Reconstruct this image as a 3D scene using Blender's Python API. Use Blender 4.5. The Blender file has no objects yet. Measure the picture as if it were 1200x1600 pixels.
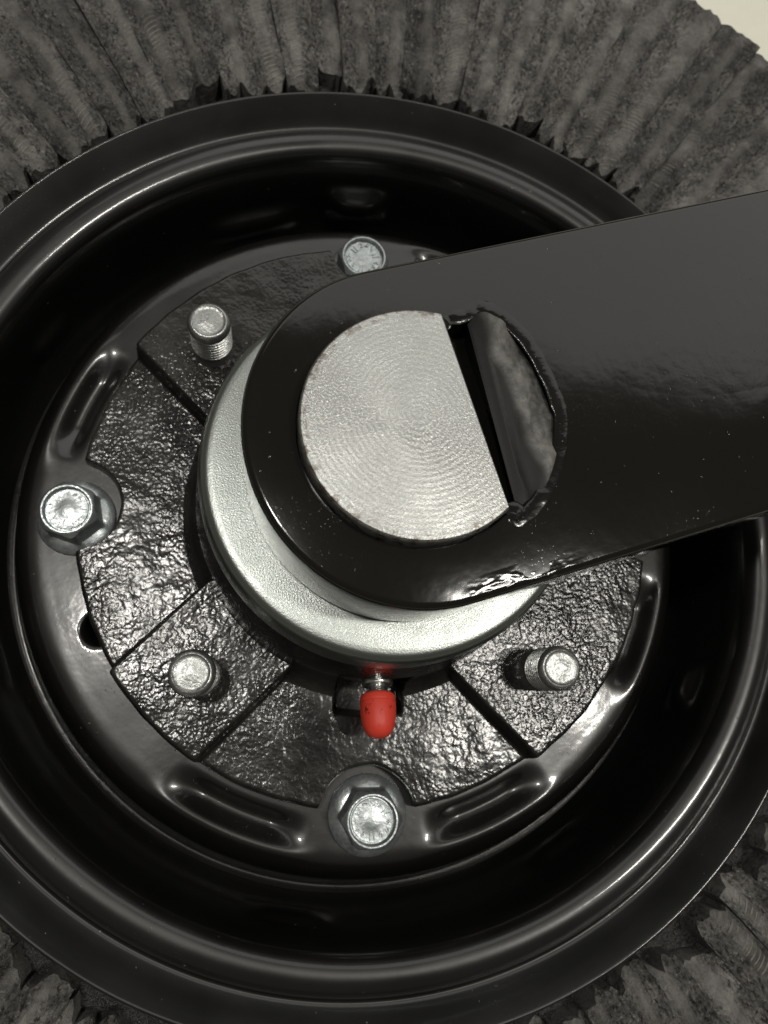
import bpy, bmesh, math, random
import numpy as np
from mathutils import Vector, Matrix, noise
random.seed(7)
C = bpy.context.scene
COL = C.collection
R = math.radians
MM = 0.001

# ------------------------------------------------------------------ camera
# world: origin on the wheel axis, z = 0 at the hub's stud pads, metres
cd = bpy.data.cameras.new('camera'); cam = bpy.data.objects.new('camera', cd); COL.objects.link(cam)
cd.sensor_fit = 'HORIZONTAL'; cd.sensor_width = 36.0; cd.lens = 35.7
cd.clip_start = 0.01; cd.clip_end = 50
M3 = Matrix(((0.988709687, -0.0350620801, -0.145683922),
             (0.0, 0.972238784, -0.233990914),
             (0.149843767, 0.231349083, 0.961261903)))
CAM = Vector((-0.02966, -0.05429, 0.22))
cam.matrix_world = Matrix.Translation(CAM) @ M3.to_4x4()
cd.dof.use_dof = True; cd.dof.focus_distance = 0.185; cd.dof.aperture_fstop = 24
C.camera = cam

# ------------------------------------------------------------------ light: a workshop's lamps and its pale dim room
w = bpy.data.worlds.new('World'); C.world = w; w.use_nodes = True
bg = w.node_tree.nodes['Background']
bg.inputs[0].default_value = (1.0, 0.94, 0.82, 1); bg.inputs[1].default_value = 0.10

def area(name, loc, target, sx, sy, power, col=(1, 1, 1)):
    l = bpy.data.lights.new(name, 'AREA'); l.shape = 'RECTANGLE'; l.size = sx; l.size_y = sy
    l.energy = power; l.color = col
    o = bpy.data.objects.new(name, l); COL.objects.link(o); o.location = loc
    o.rotation_euler = (Vector(target) - Vector(loc)).to_track_quat('-Z', 'Y').to_euler()
    return o
area('lamp_one', (-0.36, 0.12, 1.6), (0, 0, 0), 0.09, .13, 7.2, (1, .965, .90))
area('lamp_two', (0.60, -0.06, 1.6), (0, 0, 0), .08, .32, 9.6, (1, .965, .89))
area('lit_ceiling', (0.55, 1.85, 1.75), (0.1, 0.2, 0), 2.9, 1.7, 15.5, (1.0, .985, .94))
C.view_settings.view_transform = 'Standard'; C.view_settings.look = 'None'
C.view_settings.exposure = 0.1; C.view_settings.gamma = 1.0
C.render.engine = 'CYCLES'

# ------------------------------------------------------------------ materials
def mat(name):
    m = bpy.data.materials.new(name); m.use_nodes = True
    nt = m.node_tree; b = nt.nodes['Principled BSDF']
    return m, nt, b
def N(nt, typ, **kw):
    n = nt.nodes.new(typ)
    for k, v in kw.items():
        if hasattr(n, k): setattr(n, k, v)
        else: n.inputs[k].default_value = v
    return n
def link(nt, a, b): nt.links.new(a, b)
def coords(nt, scale=(1, 1, 1), vary=False):
    tc = nt.nodes.new('ShaderNodeTexCoord'); mp = nt.nodes.new('ShaderNodeMapping')
    mp.inputs['Scale'].default_value = scale
    link(nt, tc.outputs['Object'], mp.inputs['Vector'])
    if vary:
        oi = nt.nodes.new('ShaderNodeObjectInfo'); mu = N(nt, 'ShaderNodeMath', operation='MULTIPLY'); mu.inputs[1].default_value = 7.3
        link(nt, oi.outputs['Random'], mu.inputs[0]); link(nt, mu.outputs[0], mp.inputs['Location'])
    return mp.outputs[0]
def tex(nt, vec, scale, detail=3, rough=.5, typ='ShaderNodeTexNoise'):
    n = nt.nodes.new(typ); n.inputs['Scale'].default_value = scale
    if 'Detail' in n.inputs: n.inputs['Detail'].default_value = detail
    if 'Roughness' in n.inputs: n.inputs['Roughness'].default_value = rough
    link(nt, vec, n.inputs['Vector']); return n
def ramp(nt, fac, stops):
    r = nt.nodes.new('ShaderNodeValToRGB'); cr = r.color_ramp
    while len(cr.elements) < len(stops): cr.elements.new(.5)
    for e, (p, c) in zip(cr.elements, stops):
        e.position = p; e.color = (c, c, c, 1) if isinstance(c, (int, float)) else (*c, 1)
    link(nt, fac, r.inputs[0]); return r.outputs[0]
def math_(nt, op, a, b=None, clamp=False):
    n = N(nt, 'ShaderNodeMath', operation=op); n.use_clamp = clamp
    for i, v in enumerate((a, b)):
        if v is None: continue
        if isinstance(v, (int, float)): n.inputs[i].default_value = v
        else: link(nt, v, n.inputs[i])
    return n.outputs[0]
def mixc(nt, fac, a, b):
    n = nt.nodes.new('ShaderNodeMix'); n.data_type = 'RGBA'
    for s, v in ((0, fac), (6, a), (7, b)):
        if isinstance(v, (int, float)): n.inputs[s].default_value = v
        elif isinstance(v, tuple): n.inputs[s].default_value = (*v, 1)
        else: link(nt, v, n.inputs[s])
    return n.outputs[2]
def bump(nt, b, h, dist, strength=1.0, prev=None):
    n = nt.nodes.new('ShaderNodeBump'); n.inputs['Strength'].default_value = strength; n.inputs['Distance'].default_value = dist
    link(nt, h, n.inputs['Height'])
    if prev: link(nt, prev, n.inputs['Normal'])
    link(nt, n.outputs[0], b.inputs['Normal']); return n.outputs[0]

def paint(name, rough=.2, peel=1.0, dust=.5, base=(.0055, .0052, .0045), sag=0):
    """glossy black enamel with orange peel and specks of dust"""
    m, nt, b = mat(name); v = coords(nt)
    b.inputs['Roughness'].default_value = rough
    sp = tex(nt, v, 620, 2, .6); big = tex(nt, v, 38, 3)
    speck = ramp(nt, sp.outputs[0], [(.74, 0), (.78, 1)])
    sp2 = tex(nt, v, 2300, 1, .5); fine = ramp(nt, sp2.outputs[0], [(.70, 0), (.80, 1)])
    fine = math_(nt, 'MULTIPLY', fine, ramp(nt, big.outputs[0], [(.45, 0), (.65, .35)]))
    dm = math_(nt, 'MULTIPLY', math_(nt, 'MAXIMUM', speck, fine), dust, True)
    link(nt, mixc(nt, dm, base, (.16, .15, .13)), b.inputs['Base Color'])
    link(nt, math_(nt, 'ADD', math_(nt, 'MULTIPLY', dm, .5), ramp(nt, big.outputs[0], [(.3, rough * .85), (.7, rough * 1.3)])), b.inputs['Roughness'])
    pe = tex(nt, v, 260, 2); n1 = bump(nt, b, pe.outputs[0], .00010 * peel)
    if sag:
        sg = tex(nt, coords(nt, (1, 1.6, 1)), 75, 4, .62); n1 = bump(nt, b, sg.outputs[0], .0006 * sag, 1, n1)
    link(nt, n1, b.inputs['Normal'])
    bump(nt, b, dm, .00015, 1, n1)
    return m
M_rim = paint('rim_black_enamel', .33, .25, .5, (.0042, .004, .0036))
M_disc = paint('disc_black_enamel', .29, .35, .7)
for m_ in (M_rim, M_disc):
    b = m_.node_tree.nodes['Principled BSDF']; b.inputs['Coat Weight'].default_value = .45 if m_ is M_rim else .5; b.inputs['Coat Roughness'].default_value = .09
    l_ = b.inputs['Normal'].links[0].from_socket; m_.node_tree.links.new(l_, b.inputs['Coat Normal'])
M_arm = paint('arm_black_enamel', .10, .30, .35, (.0065, .0062, .0052))
# long low ripples in the arm's paint
nt = M_arm.node_tree; b = nt.nodes['Principled BSDF']
prev = b.inputs['Normal'].links[0].from_socket
tc = nt.nodes.new('ShaderNodeTexCoord')
sg = tex(nt, tc.outputs['Object'], 95, 4, .55)
tcx = nt.nodes.new('ShaderNodeMapping'); tcx.inputs['Location'].default_value = (-.085, -.004, -.072); tcx.inputs['Scale'].default_value = (24, 62, 24); tcx.vector_type = 'POINT'
link(nt, tc.outputs['Object'], tcx.inputs[0])
ln = N(nt, 'ShaderNodeVectorMath', operation='LENGTH')
sub = N(nt, 'ShaderNodeVectorMath', operation='SUBTRACT'); sub.inputs[1].default_value = (.083, .006, .072)
mul = N(nt, 'ShaderNodeVectorMath', operation='MULTIPLY'); mul.inputs[1].default_value = (26, 60, 10)
link(nt, tc.outputs['Object'], sub.inputs[0]); link(nt, sub.outputs[0], mul.inputs[0]); link(nt, mul.outputs[0], ln.inputs[0])
msk = ramp(nt, ln.outputs['Value'], [(.15, 1), (1.0, .10)])
n3 = bump(nt, b, math_(nt, 'MULTIPLY', sg.outputs[0], msk), .0003, 1, prev)
# runs of thick paint gathered along the lower edge
sx = nt.nodes.new('ShaderNodeSeparateXYZ'); link(nt, tc.outputs['Object'], sx.inputs[0])
low = ramp(nt, math_(nt, 'MULTIPLY', sx.outputs['Y'], -20.0), [(.66, 0), (.73, 1)])
along = ramp(nt, math_(nt, 'ADD', math_(nt, 'MULTIPLY', sx.outputs['X'], 5.0), .2), [(.19, 0), (.225, 1), (.29, 1), (.33, .08)])
wet = tex(nt, coords(nt, (.6, 1.2, 1)), 260, 2, .5)
bump(nt, b, math_(nt, 'MULTIPLY', ramp(nt, wet.outputs[0], [(.48, 0), (.66, 1)]), math_(nt, 'MULTIPLY', low, along)), .00016, 1, n3)
M_weld = paint('weld_black_enamel', .13, .8, .3, sag=.5)

def cast(name):
    """rough sand casting under gloss black"""
    m, nt, b = mat(name); v = coords(nt)
    a = tex(nt, v, 1500, 2, .55); c = tex(nt, v, 420, 1, .5); vo = tex(nt, v, 700, 0, .5, 'ShaderNodeTexVoronoi'); vo.feature = 'SMOOTH_F1'
    wrp = N(nt, 'ShaderNodeVectorMath', operation='MULTIPLY_ADD'); wrp.inputs[1].default_value = (.0016,) * 3; link(nt, tex(nt, v, 500, 2).outputs['Color'], wrp.inputs[0]); link(nt, v, wrp.inputs[2]); link(nt, wrp.outputs[0], vo.inputs['Vector'])
    vo.inputs['Scale'].default_value = 900; vo.inputs['Smoothness'].default_value = .6
    h = math_(nt, 'ADD', math_(nt, 'MULTIPLY', a.outputs[0], .35), math_(nt, 'ADD', math_(nt, 'MULTIPLY', c.outputs[0], .40), math_(nt, 'MULTIPLY', vo.outputs['Distance'], -1.15)))
    big = tex(nt, v, 30, 3)
    sp = tex(nt, v, 1300, 2, .65); fine = ramp(nt, sp.outputs[0], [(.66, 0), (.74, 1)])
    film = ramp(nt, tex(nt, v, 70, 4, .6).outputs[0], [(.40, .03), (.7, .22)])
    dm = math_(nt, 'MAXIMUM', math_(nt, 'MULTIPLY', fine, ramp(nt, big.outputs[0], [(.4, .15), (.65, .7)])), film)
    link(nt, mixc(nt, dm, (.007, .0066, .006), (.11, .105, .095)), b.inputs['Base Color'])
    link(nt, ramp(nt, dm, [(0, .165), (1, .55)]), b.inputs['Roughness'])
    amp = ramp(nt, tex(nt, v, 22, 2).outputs[0], [(.38, .30), (.62, 1)])
    bump(nt, b, math_(nt, 'MULTIPLY', h, amp), .00018, .8)
    return m
M_cast = cast('hub_cast_iron')

def metal(name, col, rough, grain=2400, gs=.00004, mottle=.12, metallic=1.0):
    m, nt, b = mat(name); v = coords(nt)
    b.inputs['Metallic'].default_value = metallic
    g = tex(nt, v, grain, 2, .6); p = tex(nt, v, 160, 3, .6)
    f = math_(nt, 'ADD', math_(nt, 'MULTIPLY', p.outputs[0], .5), math_(nt, 'MULTIPLY', g.outputs[0], .5))
    lo = tuple(x * (1 - mottle * 2) for x in col); hi = tuple(min(1, x * (1 + mottle)) for x in col)
    link(nt, mixc(nt, ramp(nt, f, [(.35, 0), (.65, 1)]), lo, hi), b.inputs['Base Color'])
    link(nt, ramp(nt, f, [(.3, rough * 1.25), (.7, rough * .8)]), b.inputs['Roughness'])
    bump(nt, b, g.outputs[0], gs)
    return m, nt, b
M_cap, _, _ = metal('zinc_cap', (.31, .33, .315), .33, 2600, .00005, .06)
M_bolt, _, _ = metal('zinc_bolt', (.46, .495, .50), .33, 900, .00008, .2, .85)
M_stud, _, _ = metal('steel_stud', (.38, .388, .378), .36, 1200, .00012, .2, .9)
M_nipple, _, _ = metal('steel_nipple', (.62, .62, .60), .25)

# turned steel face of the axle: rings about the tool's centre and a fine frosted grain
M_axle, nt, b = metal('turned_steel', (.39, .395, .383), .36, 2600, .00006, .08)
tc = nt.nodes.new('ShaderNodeTexCoord'); mp = nt.nodes.new('ShaderNodeMapping')
mp.inputs['Location'].default_value = (.0, -.002, 0); link(nt, tc.outputs['Object'], mp.inputs[0])
wv = nt.nodes.new('ShaderNodeTexWave'); wv.wave_type = 'RINGS'; wv.rings_direction = 'Z'
wv.inputs['Scale'].default_value = 260; wv.inputs['Distortion'].default_value = 2.5; wv.inputs['Detail'].default_value = 2; wv.inputs['Detail Scale'].default_value = 1.2
link(nt, mp.outputs[0], wv.inputs['Vector'])
pv = b.inputs['Normal'].links[0].from_socket
n2 = bump(nt, b, wv.outputs['Fac'], .000035, .4, pv)
gr = tex(nt, mp.outputs[0], 2400, 2, .7)
bump(nt, b, ramp(nt, gr.outputs[0], [(.52, 0), (.66, 1)]), .00006, .35, n2)
b.inputs['Anisotropic'].default_value = .5; b.inputs['Anisotropic Rotation'].default_value = .25
tg = nt.nodes.new('ShaderNodeTangent'); tg.direction_type = 'RADIAL'; tg.axis = 'Z'; link(nt, tg.outputs[0], b.inputs['Tangent'])
# brown fretting along the rim of the cut face
ln = N(nt, 'ShaderNodeVectorMath', operation='LENGTH'); fl = nt.nodes.new('ShaderNodeMapping'); fl.inputs['Scale'].default_value = (1, 1, 0)
link(nt, tc.outputs['Object'], fl.inputs[0]); link(nt, fl.outputs[0], ln.inputs[0])
rimz = ramp(nt, math_(nt, 'MULTIPLY', ln.outputs['Value'], 20.0), [(.455, 0), (.492, .85)])
rust = math_(nt, 'MULTIPLY', rimz, ramp(nt, tex(nt, tc.outputs['Object'], 420, 4, .7).outputs[0], [(.5, 0), (.6, 1)]))
oldc = b.inputs['Base Color'].links[0].from_socket
link(nt, mixc(nt, rust, oldc, (.085, .05, .035)), b.inputs['Base Color'])

m, nt, b = mat('red_plastic'); M_red = m; v = coords(nt)
sp = tex(nt, v, 900, 2); dk = ramp(nt, tex(nt, v, 480, 4, .7).outputs[0], [(.62, 0), (.66, .85)])
link(nt, mixc(nt, dk, (.66, .052, .030), (.10, .01, .008)), b.inputs['Base Color'])
b.inputs['Roughness'].default_value = .5; b.inputs['Subsurface Weight'].default_value = .1; b.inputs['Subsurface Radius'].default_value = (.002, .0004, .0002)
bump(nt, b, tex(nt, v, 600).outputs[0], .00006)

# bare torch-cut slug beside the axle
m, nt, b = mat('scaled_steel'); M_slug = m; v = coords(nt)
p = tex(nt, v, 110, 5, .62); q = tex(nt, v, 500, 3, .6)
f = math_(nt, 'ADD', math_(nt, 'MULTIPLY', p.outputs[0], .55), math_(nt, 'MULTIPLY', q.outputs[0], .45))
at = nt.nodes.new('ShaderNodeAttribute'); at.attribute_name = 'bare'
link(nt, mixc(nt, at.outputs['Fac'], (.008, .008, .0075), mixc(nt, ramp(nt, f, [(.36, 0), (.64, 1)]), (.016, .016, .015), (.135, .13, .12))), b.inputs['Base Color'])
b.inputs['Roughness'].default_value = .45
link(nt, math_(nt, 'ADD', math_(nt, 'MULTIPLY', at.outputs['Fac'], .35), .15), b.inputs['Specular IOR Level'])
bump(nt, b, math_(nt, 'MULTIPLY', f, math_(nt, 'ADD', at.outputs['Fac'], .12)), .0007, .8)

def rubber(name, ladder):
    m, nt, b = mat(name); v = coords(nt, (1, 1, 1), True)
    vs = coords(nt, (.6, 1.1, 1), True)
    streak = tex(nt, vs, 300, 4, .6); grit = tex(nt, v, 900, 5, .75); big = tex(nt, v, 60, 3)
    f = math_(nt, 'ADD', math_(nt, 'MULTIPLY', streak.outputs[0], .25), math_(nt, 'ADD', math_(nt, 'MULTIPLY', grit.outputs[0], .55), math_(nt, 'MULTIPLY', big.outputs[0], .2)))
    at = nt.nodes.new('ShaderNodeAttribute'); at.attribute_name = 'smooth'; at.attribute_type = 'GEOMETRY'
    colr = mixc(nt, ramp(nt, f, [(.40, 0), (.60, 1)]), (.042, .0405, .038), (.21, .202, .19))
    colr = mixc(nt, math_(nt, 'MULTIPLY', at.outputs['Fac'], .65), colr, mixc(nt, big.outputs[0], (.16, .155, .146), (.27, .26, .245)))
    pitn = math_(nt, 'MULTIPLY', ramp(nt, tex(nt, vs, 850, 4, .75).outputs[0], [(.38, .95), (.50, 0)]), math_(nt, 'SUBTRACT', 1.15, at.outputs['Fac'], True))
    colr = mixc(nt, pitn, colr, (.012, .011, .010))
    spk = ramp(nt, tex(nt, v, 900, 2, .6).outputs[0], [(.64, 0), (.72, 1)])
    oi = nt.nodes.new('ShaderNodeObjectInfo'); tone = ramp(nt, oi.outputs['Random'], [(0, .9), (1, 1.4)])
    mm = nt.nodes.new('ShaderNodeMix'); mm.data_type = 'RGBA'; mm.blend_type = 'MULTIPLY'; mm.inputs[0].default_value = 1; link(nt, colr, mm.inputs[6]); blot = ramp(nt, tex(nt, v, 95, 5, .65).outputs[0], [(.33, .45), (.62, 1.25)]); link(nt, math_(nt, 'MULTIPLY', tone, blot), mm.inputs[7]); colr = mm.outputs[2]
    spk = math_(nt, 'MULTIPLY', spk, math_(nt, 'SUBTRACT', 1.0, at.outputs['Fac'], True))
    colr = mixc(nt, math_(nt, 'MULTIPLY', spk, .5), colr, (.40, .39, .35))
    h = f
    if ladder:                                   # cut cord plies showing as pale rungs near the wheel
        tcn = nt.nodes.new('ShaderNodeTexCoord'); sx = nt.nodes.new('ShaderNodeSeparateXYZ'); link(nt, tcn.outputs['Object'], sx.inputs[0])
        nz = tex(nt, v, 120, 2)
        ph = math_(nt, 'ADD', math_(nt, 'MULTIPLY', math_(nt, 'ADD', sx.outputs['X'], math_(nt, 'MULTIPLY', sx.outputs['Y'], .35)), 3600), math_(nt, 'MULTIPLY', nz.outputs[0], 6.0))
        wv = math_(nt, 'SINE', ph)
        zone = ramp(nt, sx.outputs['X'], [(.150, 0), (.154, 1), (.164, 1), (.190, 0)])
        rung = math_(nt, 'MULTIPLY', math_(nt, 'MULTIPLY', ramp(nt, wv, [(.1, 0), (.7, 1)]), math_(nt, 'MULTIPLY', zone, ramp(nt, tex(nt, v, 130, 3, .6).outputs[0], [(.42, 0), (.62, 1)]))), ramp(nt, at.outputs['Fac'], [(.45, 0), (.8, 1)]))
        colr = mixc(nt, math_(nt, 'MULTIPLY', rung, .8), colr, (.42, .40, .36))
        h = math_(nt, 'ADD', f, math_(nt, 'MULTIPLY', rung, .4))
    link(nt, colr, b.inputs['Base Color'])
    link(nt, ramp(nt, big.outputs[0], [(.4, .34), (.6, .65)]), b.inputs['Roughness'])
    bump(nt, b, h, .0034, 1.0)
    return m
M_rub = rubber('cut_rubber', False); M_rub2 = rubber('cut_rubber_with_cord', True)
m, nt, b = mat('dark_rubber'); M_core = m
b.inputs['Base Color'].default_value = (.014, .013, .012, 1); b.inputs['Roughness'].default_value = .5
v = coords(nt); bump(nt, b, tex(nt, v, 300, 4, .7).outputs[0], .002)

m, nt, b = mat('cream_floor'); v = coords(nt)
link(nt, mixc(nt, tex(nt, v, 90, 5, .6).outputs[0], (.80, .785, .655), (.88, .87, .745)), b.inputs['Base Color'])
b.inputs['Roughness'].default_value = .55; bump(nt, b, tex(nt, v, 260, 4).outputs[0], .0004)
M_floor = m

# ------------------------------------------------------------------ mesh helpers
def obj(name, me, m, parent=None, sharp=None, smooth=True):
    if not isinstance(me, bpy.types.Mesh):
        bm = me; me = bpy.data.meshes.new(name); bm.to_mesh(me); bm.free()
    if m and not me.materials: me.materials.append(m)
    if smooth: me.shade_smooth()
    if sharp: me.set_sharp_from_angle(angle=R(sharp))
    o = bpy.data.objects.new(name, me); COL.objects.link(o)
    if parent: o.parent = parent
    return o
def grid_mesh(name, P, closed_u=True, flip=False):
    """P: array (nu, nv, 3) -> quads"""
    nu, nv = P.shape[:2]
    idx = np.arange(nu * nv).reshape(nu, nv)
    a = idx if closed_u else idx[:-1]
    bnext = np.roll(idx, -1, 0) if closed_u else idx[1:]
    f = np.stack([a[:, :-1], bnext[:, :-1], bnext[:, 1:], a[:, 1:]], -1).reshape(-1, 4)
    if flip: f = f[:, ::-1]
    me = bpy.data.meshes.new(name)
    me.vertices.add(nu * nv); me.vertices.foreach_set('co', P.reshape(-1).astype(np.float32))
    me.loops.add(f.size); me.loops.foreach_set('vertex_index', f.reshape(-1).astype(np.int32))
    me.polygons.add(len(f)); me.polygons.foreach_set('loop_start', np.arange(0, f.size, 4, dtype=np.int32))
    me.update(calc_edges=True); me.validate(); return me
def catmull(pts, n):
    p = np.array(pts, float); p = np.vstack([2 * p[0] - p[1], p, 2 * p[-1] - p[-2]]); out = []
    for i in range(1, len(p) - 2):
        for t in np.linspace(0, 1, n, endpoint=False):
            a, b_, c_, d = p[i - 1:i + 3]
            out.append(.5 * ((2 * b_) + (-a + c_) * t + (2 * a - 5 * b_ + 4 * c_ - d) * t * t + (-a + 3 * b_ - 3 * c_ + d) * t ** 3))
    out.append(p[-2]); return np.array(out)
def lathe(name, prof, n, **kw):
    prof = np.array(prof, float) * MM; th = np.linspace(0, 2 * math.pi, n, endpoint=False)
    P = np.stack([np.cos(th)[:, None] * prof[None, :, 0], np.sin(th)[:, None] * prof[None, :, 0], np.broadcast_to(prof[None, :, 1], (n, len(prof)))], -1)
    return grid_mesh(name, P, **kw)
def sstep(a, b_, x):
    t = np.clip((x - a) / (b_ - a), 0, 1); return t * t * (3 - 2 * t)
def empty(name, loc=(0, 0, 0), rz=0, parent=None):
    o = bpy.data.objects.new(name, None); o.empty_display_size = .02; COL.objects.link(o)
    o.location = loc; o.rotation_euler = (0, 0, rz)
    if parent: o.parent = parent
    return o
def copy_tree(o, parent):
    c_ = o.copy(); COL.objects.link(c_); c_.parent = parent
    for ch in list(o.children):
        d = ch.copy(); COL.objects.link(d); d.parent = c_
    return c_
def angd(a, b_): return (a - b_ + 180) % 360 - 180

# ------------------------------------------------------------------ the surface below
def plane(name, s, z, m):
    bm = bmesh.new(); bmesh.ops.create_grid(bm, x_segments=8, y_segments=8, size=s)
    o = obj(name, bm, m, smooth=False); o.location.z = z; o['kind'] = 'structure'; return o
plane('floor', 3.0, -.150, M_floor)

# ------------------------------------------------------------------ the wheel
wheel = empty('tail_wheel', (0, 0, 0))
wheel['label'] = 'wheel of black steel with radially laminated rubber tyre, cast hub and red grease cap'
wheel['category'] = 'wheel'

# --- rim: flange, rolled ring, inner wall
TH = np.linspace(0, 360, 720, endpoint=False); thr = np.radians(TH)
prof_rim = [(137.5, -9), (139.8, 2), (140.2, 7), (139.9, 8.3), (139.3, 8.6), (138.6, 8.1), (136.0, 5.6), (133.2, 2.8), (131.6, 1.5), (130.6, 1.6), (130.1, 2.3), (129.3, 3.2), (127.6, 4.1), (125.2, 4.6), (122.8, 4.15), (121.1, 3.0),
            (120.0, 1.3), (119.5, -.8), (119.2, -2.6), (118.8, -6), (118.3, -14), (117.8, -24), (116.6, -33), (114.2, -38.2)]
pr = catmull(prof_rim, 6)
P = np.zeros((720, len(pr), 3)); rr = pr[None, :, 0] + 0 * TH[:, None]; zz = pr[None, :, 1] + 0 * TH[:, None]
for a0, wd, zc, wz, dp in [(91.7, 4.6, -19, 6, 4.2), (110, 7, -25, 5, 3.0), (-26, 3.5, -18, 6, 3.6), (-58, 4.5, -24, 5, 2.0), (-100, 5, -22, 6, 1.8), (150, 5, -22, 6, 2.0), (200, 5, -22, 6, 2.0)]:
    g = np.exp(-(angd(TH, a0) / wd) ** 4)[:, None] * np.exp(-((pr[None, :, 1] - zc) / wz) ** 4) * (pr[None, :, 0] < 119.5)
    rr -= dp * g
# slight unevenness of pressed steel
for k, (am, ph) in enumerate([(.25, .3), (.12, 1.9), (.08, 4.0)]):
    zz += am * np.cos((k + 2) * thr + ph)[:, None]
    rr += .5 * am * np.sin((k + 3) * thr + ph)[:, None]
P[..., 0] = rr * np.cos(thr)[:, None]; P[..., 1] = rr * np.sin(thr)[:, None]; P[..., 2] = zz
rim = obj('rim', grid_mesh('rim', P * MM, flip=True), M_rim, wheel)

# --- pressed disc
prof_disc = [(114.2, -38.2), (112.2, -39.2), (110.2, -35.5), (108.7, -28.5), (107.2, -22.5), (105, -17.6), (102.2, -14.6), (99, -13.6), (94, -13.5)]
pd = np.vstack([catmull(prof_disc, 7), np.stack([np.linspace(93.5, 40, 70), np.full(70, -13.5)], 1)])
rr = pd[None, :, 0] + 0 * TH[:, None]; zz = pd[None, :, 1] + 0 * TH[:, None]
for a0, a1 in [(149, 168), (-123.5, -102.5), (-77, -57), (60, 78), (-31, -12), (14, 33)]:
    ac, hw = (a0 + a1) / 2, (a1 - a0) / 2
    da = np.abs(angd(TH, ac))[:, None]
    end = 1 - sstep(hw - 5.0, hw + 3.0, da)
    inn = sstep(88.6, 93.6, rr) * (1 - sstep(93.8, 99.6, rr))
    zz -= 3.3 * end * inn
    zz += .8 * (1 - sstep(hw - 1, hw + 6, da)) * np.exp(-((rr - 100.2) / 2.2) ** 2)
x_ = rr * np.cos(thr)[:, None]; y_ = rr * np.sin(thr)[:, None]
hd = np.hypot(x_ + 78.4, y_ + 35.6); zz -= 10 * (1 - sstep(1.5, 5.2, hd))
P = np.stack([x_, y_, zz], -1)
disc = obj('wheel_disc', grid_mesh('wheel_disc', P * MM, flip=True), M_disc, wheel)

# --- cast hub: plate with raised stud pads, notched round the bolts, neck rising to the cap
NU, NVr = 1080, 110
th = np.linspace(0, 2 * math.pi, NU, endpoint=False); td = np.degrees(th)
edge = np.full(NU, 86.2)
for k in range(4):
    d = np.abs(angd(td, 90 * k + .0)); dl = np.radians(d)
    s = 13.9 ** 2 - (87.6 * np.sin(dl)) ** 2
    near = 87.6 * np.cos(dl) - np.sqrt(np.maximum(s, 0))
    edge = np.where((s > 0) & (d < 20), np.minimum(edge, near), edge)
edge = edge + .35 * np.array([noise.noise((math.cos(t) * 14, math.sin(t) * 14, 0)) for t in th])
tt = np.linspace(0, 1, NVr) ** 1.0
rr = 45.5 + (edge[:, None] - 45.5) * (1 - tt[None, :])        # outer -> inner
x_ = rr * np.cos(th)[:, None]; y_ = rr * np.sin(th)[:, None]
zz = np.full_like(rr, -6.0)
for k in range(4):
    a = math.radians(45 + 90 * k); u = x_ * math.cos(a) + y_ * math.sin(a); pp = -x_ * math.sin(a) + y_ * math.cos(a)
    hw = 17.6
    up = (1 - sstep(hw - 1.1, hw + .5, np.abs(pp))) * sstep(20, 21, u)
    zz = np.maximum(zz, -6 + 8.0 * up)
zz -= 1.0 * sstep(-.9, 0, rr - edge[:, None])                 # rounded rim of the casting
pit = (1 - sstep(9.3, 10.3, np.abs(x_))) * (y_ < 0) * (1 - sstep(58.6, 60.4, rr))
zz = zz * (1 - pit) + (-12.8) * pit
full = np.minimum(sstep(-45, -44, (np.degrees(np.arctan2(y_, x_)) + 0)), 1 - sstep(134, 135, np.degrees(np.arctan2(y_, x_))))
zz = np.where(full > 0, np.maximum(zz, -6 + 8.0 * full - 1.0 * sstep(-.9, 0, rr - edge[:, None])), zz)
lump = np.zeros_like(zz)
for sc, am in [(.09, .25), (.22, .10), (.55, .05)]:
    lump += am * np.array([noise.noise((px * sc, py * sc, sc * 9)) for px, py in zip(x_.ravel(), y_.ravel())]).reshape(zz.shape)
zz += lump * (1 - pit)
body = np.stack([x_, y_, zz], -1)
skirt = np.stack([(edge + .9) * np.cos(th), (edge + .9) * np.sin(th), np.full(NU, -13.9)], -1)[:, None]
mid = np.stack([(edge + .35) * np.cos(th), (edge + .35) * np.sin(th), zz[:, 0] - 1.5], -1)[:, None]
P = np.concatenate([skirt, mid, body], 1)
hub = obj('hub', grid_mesh('hub', P * MM, flip=True), M_cast, wheel)
np_ = catmull([(57.5, -7.2), (55.2, -5.6), (53.2, -3.2), (51.8, .8), (51.0, 6), (50.2, 14), (47.8, 24), (45.5, 30), (43, 33), (25, 33)], 5)
nr_ = np_[None, :, 0] + 0 * thr[:, None]
slot = ((np.abs(nr_ * np.cos(thr)[:, None]) < 9.8) & (np.sin(thr) < 0)[:, None])
nz_ = np.where(slot & (nr_ > 50.4), np.minimum(np_[None, :, 1], -12.9), np_[None, :, 1] + 0 * nr_); nr_ = np.where(slot, np.minimum(nr_, 50.6), nr_)
hub_neck = obj('hub_neck', grid_mesh('hub_neck', np.stack([nr_ * np.cos(thr)[:, None], nr_ * np.sin(thr)[:, None], nz_], -1) * MM, flip=True), M_cast, hub, 40)

# --- dust cap of plated steel
capp = catmull([(45.6, 30.0), (47.5, 30.6), (48.0, 33), (47.8, 38), (47.4, 41.6), (46.7, 43.6), (45.6, 44.6), (44.3, 44.9), (43.0, 44.95), (40, 44.95), (34, 44.9), (25.2, 44.9)], 5)
cap = obj('dust_cap', lathe('dust_cap', capp, 256, flip=True), M_cap, wheel)

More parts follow.
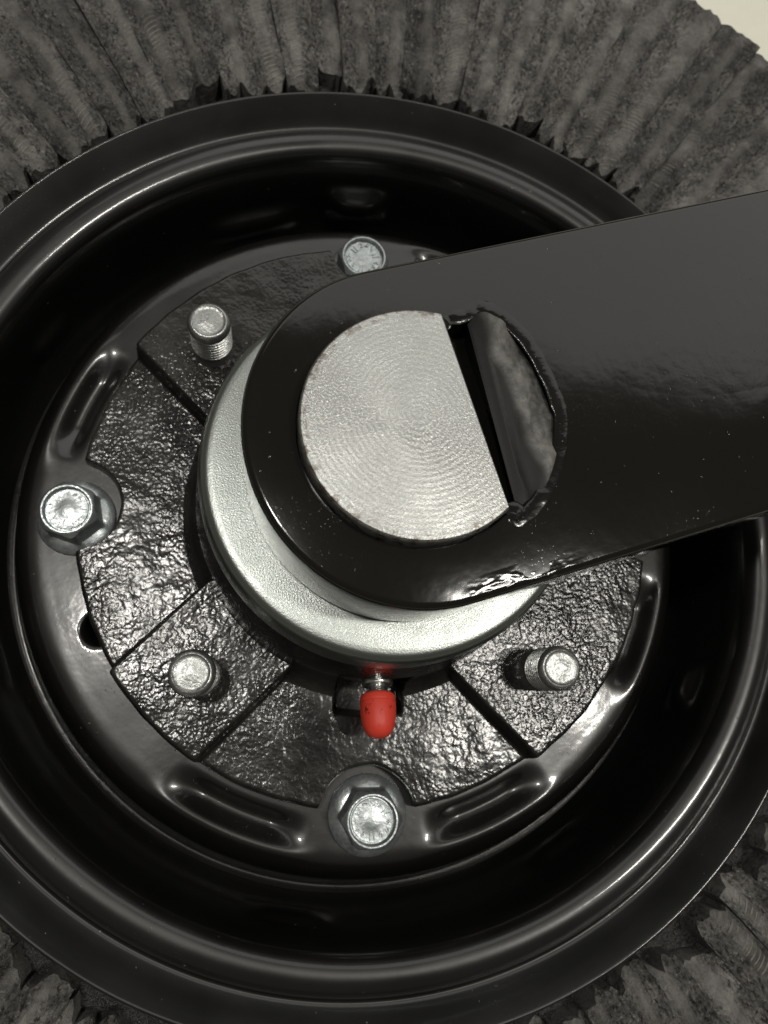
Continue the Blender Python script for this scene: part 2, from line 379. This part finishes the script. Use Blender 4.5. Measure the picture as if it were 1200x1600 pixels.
# --- lug studs with cut threads
def stud_mesh():
    pr = [(0, 19.0), (2.0, 18.95), (3.6, 18.7), (4.2, 18.75), (4.7, 19.05), (5.0, 19.0), (5.25, 18.8), (5.6, 18.45)]
    z = 18.0
    while z > 6.2:
        pr += [(6.0, z), (6.03, z - .12), (5.15, z - 1.05), (5.15, z - 1.2)]; z -= 1.55
    pr += [(6.0, 2.6), (6.05, -1)]
    n = 72; prof = np.array(pr); th = np.linspace(0, 2 * math.pi, n, endpoint=False)
    r = prof[None, :, 0] + 0 * th[:, None]; zz = prof[None, :, 1] + 0 * th[:, None]
    thread = (prof[:, 1] < 18.2) & (prof[:, 1] > 4.6)
    zz = zz - np.where(thread[None, :], 1.55 * th[:, None] / (2 * math.pi), 0)
    top = prof[:, 1] > 18.5
    zz = zz + np.where(top[None, :], .10 * np.sin(3 * th + 1)[:, None] * (prof[None, :, 0] / 5), 0)
    P = np.stack([r * np.cos(th)[:, None], r * np.sin(th)[:, None], zz], -1) * MM
    me = grid_mesh('stud', P, flip=False); return me
sm = stud_mesh(); bm = bmesh.new(); bm.from_mesh(sm); bmesh.ops.remove_doubles(bm, verts=bm.verts, dist=1e-7); bmesh.ops.recalc_face_normals(bm, faces=bm.faces); bm.to_mesh(sm); bm.free()
for k, (a, r_, spin) in enumerate([(135.9, 68.2, 60), (-134.6, 68.6, 200), (-44, 67.8, 110), (45.5, 68.2, 10)]):
    s = obj('lug_stud', sm, M_stud, hub, 35)
    s.location = (r_ * MM * math.cos(R(a)), r_ * MM * math.sin(R(a)), .0015); s.rotation_euler = (0, 0, R(spin))
# --- flange bolts
def bolt_mesh():
    n = 96; th = np.linspace(0, 2 * math.pi, n, endpoint=False); AF = 7.55
    d = (np.degrees(th) + 30) % 60 - 30; hexr = AF / np.cos(np.radians(d)); hexr = np.minimum(hexr, 8.55)
    circ = np.ones(n)
    L = [(0 * circ, 11.05), (circ * 1.2, 11.2), (circ * 2.0, 10.95), (circ * 4.5, 10.9), (circ * 5.6, 10.95), (circ * 5.75, 10.4), (circ * 6.1, 10.4), (circ * 6.3, 11.7), (circ * 6.6, 12.2), (circ * 7.0, 12.2), (circ * 7.35, 11.95)]
    L += [(np.minimum(hexr, 7.6 + 0 * circ), 11.7)]
    ch = 11.7 - (hexr - 7.55) * .95
    L += [(hexr, ch), (hexr, 3.0), (hexr + .25, 2.55), (circ * 9.0, 2.3), (circ * 10.9, 1.3), (circ * 11.35, .9), (circ * 11.4, .3), (circ * 11.3, 0.0)]
    P = np.stack([np.stack([r * np.cos(th), r * np.sin(th), z + 0 * th], -1) for r, z in L], 1) * MM
    me = grid_mesh('bolt', P); bm = bmesh.new(); bm.from_mesh(me)
    bmesh.ops.remove_doubles(bm, verts=bm.verts, dist=1e-7); bmesh.ops.recalc_face_normals(bm, faces=bm.faces)
    bm.to_mesh(me); bm.free(); return me
def marks_mesh(seed):
    """raised grade dashes and worn stampings on a bolt's head"""
    rnd = random.Random(seed); bm = bmesh.new()
    def bar(x, y, ang, l, wd):
        m_ = Matrix.Translation((x * MM, y * MM, 10.97 * MM)) @ Matrix.Rotation(ang, 4, 'Z') @ Matrix.Diagonal((l * MM, wd * MM, .55 * MM, 1))
        g = bmesh.ops.create_cube(bm, size=1, matrix=m_)
    for k in range(3):
        for dd in (-.13, .13):
            a = 2 * math.pi * k / 3 + dd; bar(4.1 * math.cos(a), 4.1 * math.sin(a), a, 2.3, .34)
    for k in range(15):
        a = 2 * math.pi * (k + .5) / 15
        if min(abs(angd(math.degrees(a), 120 * q)) for q in range(3)) < 17: continue
        for _ in range(3):
            q = a + rnd.uniform(-.09, .09); r_ = rnd.uniform(3.9, 5.1)
            bar(r_ * math.cos(q), r_ * math.sin(q), a + rnd.choice((0, .5, 1.57, 1.2, -.6)), rnd.uniform(.6, 1.3), .28)
    bmesh.ops.bevel(bm, geom=bm.edges[:], offset=.00005, segments=1, affect='EDGES')
    return bm
bmsh = bolt_mesh()
for k, (a, rz) in enumerate([(-178.2, 12), (-89.5, 30), (91.8, 18), (0.5, 40)]):
    r_ = (87.4, 87.9, 85.6, 87.9)[k]
    b_ = obj('flange_bolt', bmsh, M_bolt, disc, 32)
    b_.location = (r_ * MM * math.cos(R(a)), r_ * MM * math.sin(R(a)), -.0134); b_.rotation_euler = (0, 0, R(rz))
    mk = obj('head_stamping', marks_mesh(k), M_bolt, None, smooth=False)
    mk.parent = disc; mk.location = b_.location; mk.rotation_euler = b_.rotation_euler

# --- grease fitting with its red cap
fit = empty('grease_fitting', (.0005, -.0458, .0070), 0, wheel)
ax = Vector((0, -1, .28)).normalized(); fit.rotation_euler = ax.to_track_quat('Z', 'X').to_euler()
bm = bmesh.new()
obj('nipple', lathe('nipple', [(0, 11), (2.6, 11), (3.3, 9.5), (3.3, 8.2), (2.5, 7.5), (2.5, 6.4), (4.0, 6.2), (4.3, 5.6), (4.3, 2.4), (4.0, 2.0), (4.0, -1)], 40), M_nipple, fit, 30)
redp = catmull([(0, 20.3), (1.7, 20.1), (3.1, 19.2), (4.1, 17.6), (4.6, 15.6), (4.85, 13.2), (4.85, 11.0), (4.72, 10.9), (4.72, 10.6), (4.85, 10.5), (4.6, 9.0), (3.6, 8.4)], 5)
rc = obj('protective_cap', lathe('protective_cap', redp, 48), M_red, fit)
rc['label'] = 'small red plastic cap on the grease fitting'
for o in fit.children:
    bm = bmesh.new(); bm.from_mesh(o.data); bmesh.ops.remove_doubles(bm, verts=bm.verts, dist=1e-7); bmesh.ops.recalc_face_normals(bm, faces=bm.faces); bm.to_mesh(o.data); bm.free()

# --- laminated tyre: slabs of cut tyre stacked round the rim
tyre = obj('tyre', lathe('tyre', [(225, -60), (225, -16), (200, -9), (160, -7), (145, -7.5), (139, -9), (120, -30), (118, -60)], 180), M_core, wheel)
NS = 94
def slab_mesh(seed):
    rnd = random.Random(seed); nx, ny = 26, 10
    r0 = 147.0 + rnd.choice((-1, 0, 1, 2, 3, 5, 8)) + rnd.uniform(-1, 1); r1 = 236 + rnd.uniform(-.6, .6)
    pit_ = math.pi / NS; smooth_c = rnd.uniform(-.35, .35); smooth_w = rnd.uniform(.28, .5)
    V = []; S = []
    for i in range(nx + 1):
        t = i / nx; r_ = r0 + (r1 - r0) * (t ** 1.25)
        for j in range(ny + 1):
            s = -1 + 2 * j / ny
            rj = r_ + (1 - t) ** 5 * (5.0 * noise.noise((j * .30, seed * 3.1, 0)) + 1.0 * noise.noise((j * .9, seed * 3.1, 5)) + 1.6 * abs(s) ** 4) + (t ** 10) * 1.2 * noise.noise((j * .9, seed * 5.1, 4))
            wdt = r_ * math.tan(pit_) * (1.09 + .05 * noise.noise((r_ * .03, seed, s)))
            y = s * wdt
            sm_ = math.exp(-((s - smooth_c - .45 * noise.noise((r_ * .022, seed * 1.7, 3))) / (smooth_w * (1 + .7 * noise.noise((r_ * .035, seed * 1.3, 8))))) ** 4)
            z = 4.2 + .8 * sm_ - .7 * abs(s) ** 6 + 1.4 * noise.noise((r_ * .05, s * 1.1, seed * 2.3)) + (1 - sm_) * 1.1 * noise.noise((r_ * .28, s * 2.6, seed * 7.7))
            z -= 4.0 * math.exp(-(max(0, rj - r0) / 3.5)) + .8 * t ** 14
            V.append((rj * MM, y * MM, z * MM)); S.append(sm_)
    F = [(i * (ny + 1) + j, (i + 1) * (ny + 1) + j, (i + 1) * (ny + 1) + j + 1, i * (ny + 1) + j + 1) for i in range(nx) for j in range(ny)]
    ring = [j for j in range(ny + 1)] + [i * (ny + 1) + ny for i in range(1, nx + 1)] + [nx * (ny + 1) + j for j in range(ny - 1, -1, -1)] + [i * (ny + 1) for i in range(nx - 1, 0, -1)]
    base = len(V)
    for q in ring: V.append((V[q][0], V[q][1], -.055)); S.append(0)
    for k in range(len(ring)):
        k2 = (k + 1) % len(ring); F.append((ring[k2], ring[k], base + k, base + k2))
    me = bpy.data.meshes.new('rubber_laminate'); me.from_pydata(V, [], F); me.update()
    at = me.attributes.new('smooth', 'FLOAT', 'POINT'); at.data.foreach_set('value', S)
    return me
slabs = []
for k in range(14):
    me = slab_mesh(k + 1); me.materials.append(M_rub2 if k % 2 == 0 else M_rub); me.shade_smooth(); me.set_sharp_from_angle(angle=R(50)); slabs.append(me)
rnd = random.Random(3); last = -1
for i in range(NS):
    k = rnd.randrange(14)
    while k == last: k = rnd.randrange(14)
    last = k
    o = bpy.data.objects.new('rubber_laminate', slabs[k]); COL.objects.link(o); o.parent = tyre
    o.rotation_euler = (0, 0, 2 * math.pi * i / NS + rnd.uniform(-.004, .004)); o.location.z = rnd.uniform(-1.6, 1.2) * MM

# ------------------------------------------------------------------ fork arm with the axle welded through it
ARM_A = R(17.6)
arm = empty('fork_arm', (0, 0, 0), ARM_A)
arm['label'] = 'flat black painted steel arm with rounded end holding the cut-off axle across the hub'
arm['category'] = 'arm'
def offset_outline(d):
    hw = 38.0 - d; pts = []
    for k in range(97):
        a = math.pi / 2 + math.pi * k / 96
        ex = .96 if math.cos(a) < 0 else 1
        pts.append((hw * math.cos(a) * ex, hw * math.sin(a)))
    n = 40
    for k in range(1, n + 1): pts.append((300 * k / n, -hw))
    for k in range(n + 1): pts.append((300 - 300 * k / n, hw))
    return pts[:-1]
FLAT = 11.8
# slug outline in arm space, from the flat of the axle outward
ca, sa = math.cos(-ARM_A), math.sin(-ARM_A)
def to_arm(p): return (p[0] * ca - p[1] * sa, p[0] * sa + p[1] * ca)
slug = [to_arm(p) for p in [(11.4, 25.0), (14.4, 27.8), (18.0, 26.9), (21.1, 24.6), (25.0, 20.0), (27.8, 14.4), (30.1, 8.2), (30.9, 4.0), (30.3, -2.8), (28.7, -8.2), (26.6, -12.3), (24.0, -15.4), (21.4, -17.0)]]
# the hole in the arm: round where the axle passes, opening to the slug
hole = []
a_f = math.acos(FLAT / 25.6)
for k in range(81):
    a = a_f + (2 * math.pi - 2 * a_f) * k / 80
    hole.append((25.6 * math.cos(a), 25.6 * math.sin(a)))
cx, cy = sum(p[0] for p in slug) / len(slug), sum(p[1] for p in slug) / len(slug)
outs = catmull([(cx + (p[0] - cx) * 1.03, cy + (p[1] - cy) * 1.02) for p in slug[::-1]], 4)
hole += [tuple(p) for p in outs] + [(16.6, 20.6), (14.0, 21.2)]
bm = bmesh.new()
def loop(pts, z): return [bm.verts.new((p[0] * MM, p[1] * MM, z * MM)) for p in pts]
prof = [(0, 47), (0, 70.2)] + [(1.6 * (1 - math.cos(R(a))), 70.2 + 1.6 * math.sin(R(a))) for a in range(15, 91, 15)]
loops = [loop(offset_outline(2.0), 45.6)] + [loop(offset_outline(d), z) for d, z in prof]
for A, B in zip(loops[:-1], loops[1:]):
    for k in range(len(A)): bm.faces.new((A[k], A[(k + 1) % len(A)], B[(k + 1) % len(A)], B[k]))
h0 = loop(hole, 71.8); h1 = loop(hole, 65.5)
def edges_of(L): return [bm.edges.get((L[k], L[(k + 1) % len(L)])) or bm.edges.new((L[k], L[(k + 1) % len(L)])) for k in range(len(L))]
for k in range(len(h0)): bm.faces.new((h0[k], h0[(k + 1) % len(h0)], h1[(k + 1) % len(h0)], h1[k]))
bmesh.ops.triangle_fill(bm, use_beauty=True, use_dissolve=False, edges=edges_of(loops[-1]) + edges_of(h0))
bm.faces.new(h1); bm.faces.new(loops[0][::-1])
bmesh.ops.recalc_face_normals(bm, faces=bm.faces)
arm_plate = obj('arm_plate', bm, M_arm, arm, 28)

# axle: D-shaped cut end
bm = bmesh.new()
def dshape(r_, fl):
    a = math.acos(fl / r_); n = 120
    return [(r_ * math.cos(a + (2 * math.pi - 2 * a) * k / n), r_ * math.sin(a + (2 * math.pi - 2 * a) * k / n)) for k in range(n + 1)]
L = [loop(dshape(25.1, FLAT), 46), loop(dshape(25.1, FLAT), 75.5), loop(dshape(24.9, FLAT - .1), 76.0), loop(dshape(24.6, FLAT - .35), 76.3)]
for A, B in zip(L[:-1], L[1:]):
    for k in range(len(A)): bm.faces.new((A[k], A[(k + 1) % len(A)], B[(k + 1) % len(A)], B[k]))
bm.faces.new(L[-1]); bm.faces.new(L[0][::-1]); bmesh.ops.recalc_face_normals(bm, faces=bm.faces)
obj('axle', bm, M_axle, arm, 25)

# slug: bevel toward the slot, lumpy slope beyond
bm = bmesh.new(); base_pts = [tuple(p) for p in catmull(slug, 5)]
ring0 = loop([(max(p[0], 18.5), p[1] * .9) for p in base_pts], 65.7); n = len(base_pts)
nr = 22; cen = (cx - 2.0, cy)
rings = []; bare = [0.0] * n
for q in range(nr):
    t = 1 - q / nr; row = []
    for p in base_pts:
        x = cen[0] + (p[0] - cen[0]) * t; y = cen[1] + (p[1] - cen[1]) * t
        d = x - (16.6 + (y < 0) * -y * .09) + .8 * noise.noise((y * .18, 3, 1))     # distance beyond the slot edge
        ridge = 5.6 + 1.5 * noise.noise((y * .13, 7, 2))
        z = 70.9 + 1.95 * (1 - math.exp(-max(d, 0) / 3.2)) - 2.6 * max(0, d - ridge) ** 2 / 60.0 + .6 * noise.noise((x * .25, y * .18, 5)) * float(sstep(-2, 3, d - ridge)) + .35 * noise.noise((x * .6, y * .5, 9)) * float(sstep(0, 2, d - ridge))
        z -= .4 * t ** 10
        row.append(bm.verts.new((x * MM, y * MM, z * MM))); bare.append(float(sstep(-1.6, 1.8, d - ridge + .5 * noise.noise((2.0, y * .3, 2)))))
    rings.append(row)
allr = [ring0] + rings
for A, B in zip(allr[:-1], allr[1:]):
    for k in range(n): bm.faces.new((A[k], A[(k + 1) % n], B[(k + 1) % n], B[k]))
bm.faces.new(rings[-1]); bmesh.ops.recalc_face_normals(bm, faces=bm.faces)
so = obj('weld_slug', bm, M_slug, arm, 60)
at = so.data.attributes.new('bare', 'FLOAT', 'POINT'); at.data.foreach_set('value', bare)
# bead of paint-covered weld round the slug
bm = bmesh.new(); rnd = random.Random(11)
path = catmull([(FLAT + .8, 21.6), (FLAT + 3.0, 22.6), (18.6, 22.6)] + [(cx + (p[0] - cx) * 1.16, cy + (p[1] - cy) * 1.08) for p in slug[1:]] + [(FLAT + 3.0, -22.6), (FLAT + .5, -22.2)], 7)
rows = []
for i, p in enumerate(path):
    tn = path[min(i + 1, len(path) - 1)] - path[max(i - 1, 0)]; tn /= np.linalg.norm(tn); nv = np.array((-tn[1], tn[0]))
    wr = 2.0 + .4 * noise.noise((i * .2, 0, 0)); hr = .36 + .16 * noise.noise((i * .22, 4, 0))
    e = min(1, i / 4, (len(path) - 1 - i) / 4) * .9 + .1
    rows.append([bm.verts.new(((p[0] + nv[0] * wr * math.cos(a)) * MM, (p[1] + nv[1] * wr * math.cos(a)) * MM, (71.55 + e * hr * math.sin(a)) * MM)) for a in np.linspace(math.pi + .3, -.3, 9)])
for A, B in zip(rows[:-1], rows[1:]):
    for k in range(8): bm.faces.new((A[k], A[k + 1], B[k + 1], B[k]))
bmesh.ops.recalc_face_normals(bm, faces=bm.faces)
obj('weld_bead', bm, M_weld, arm)
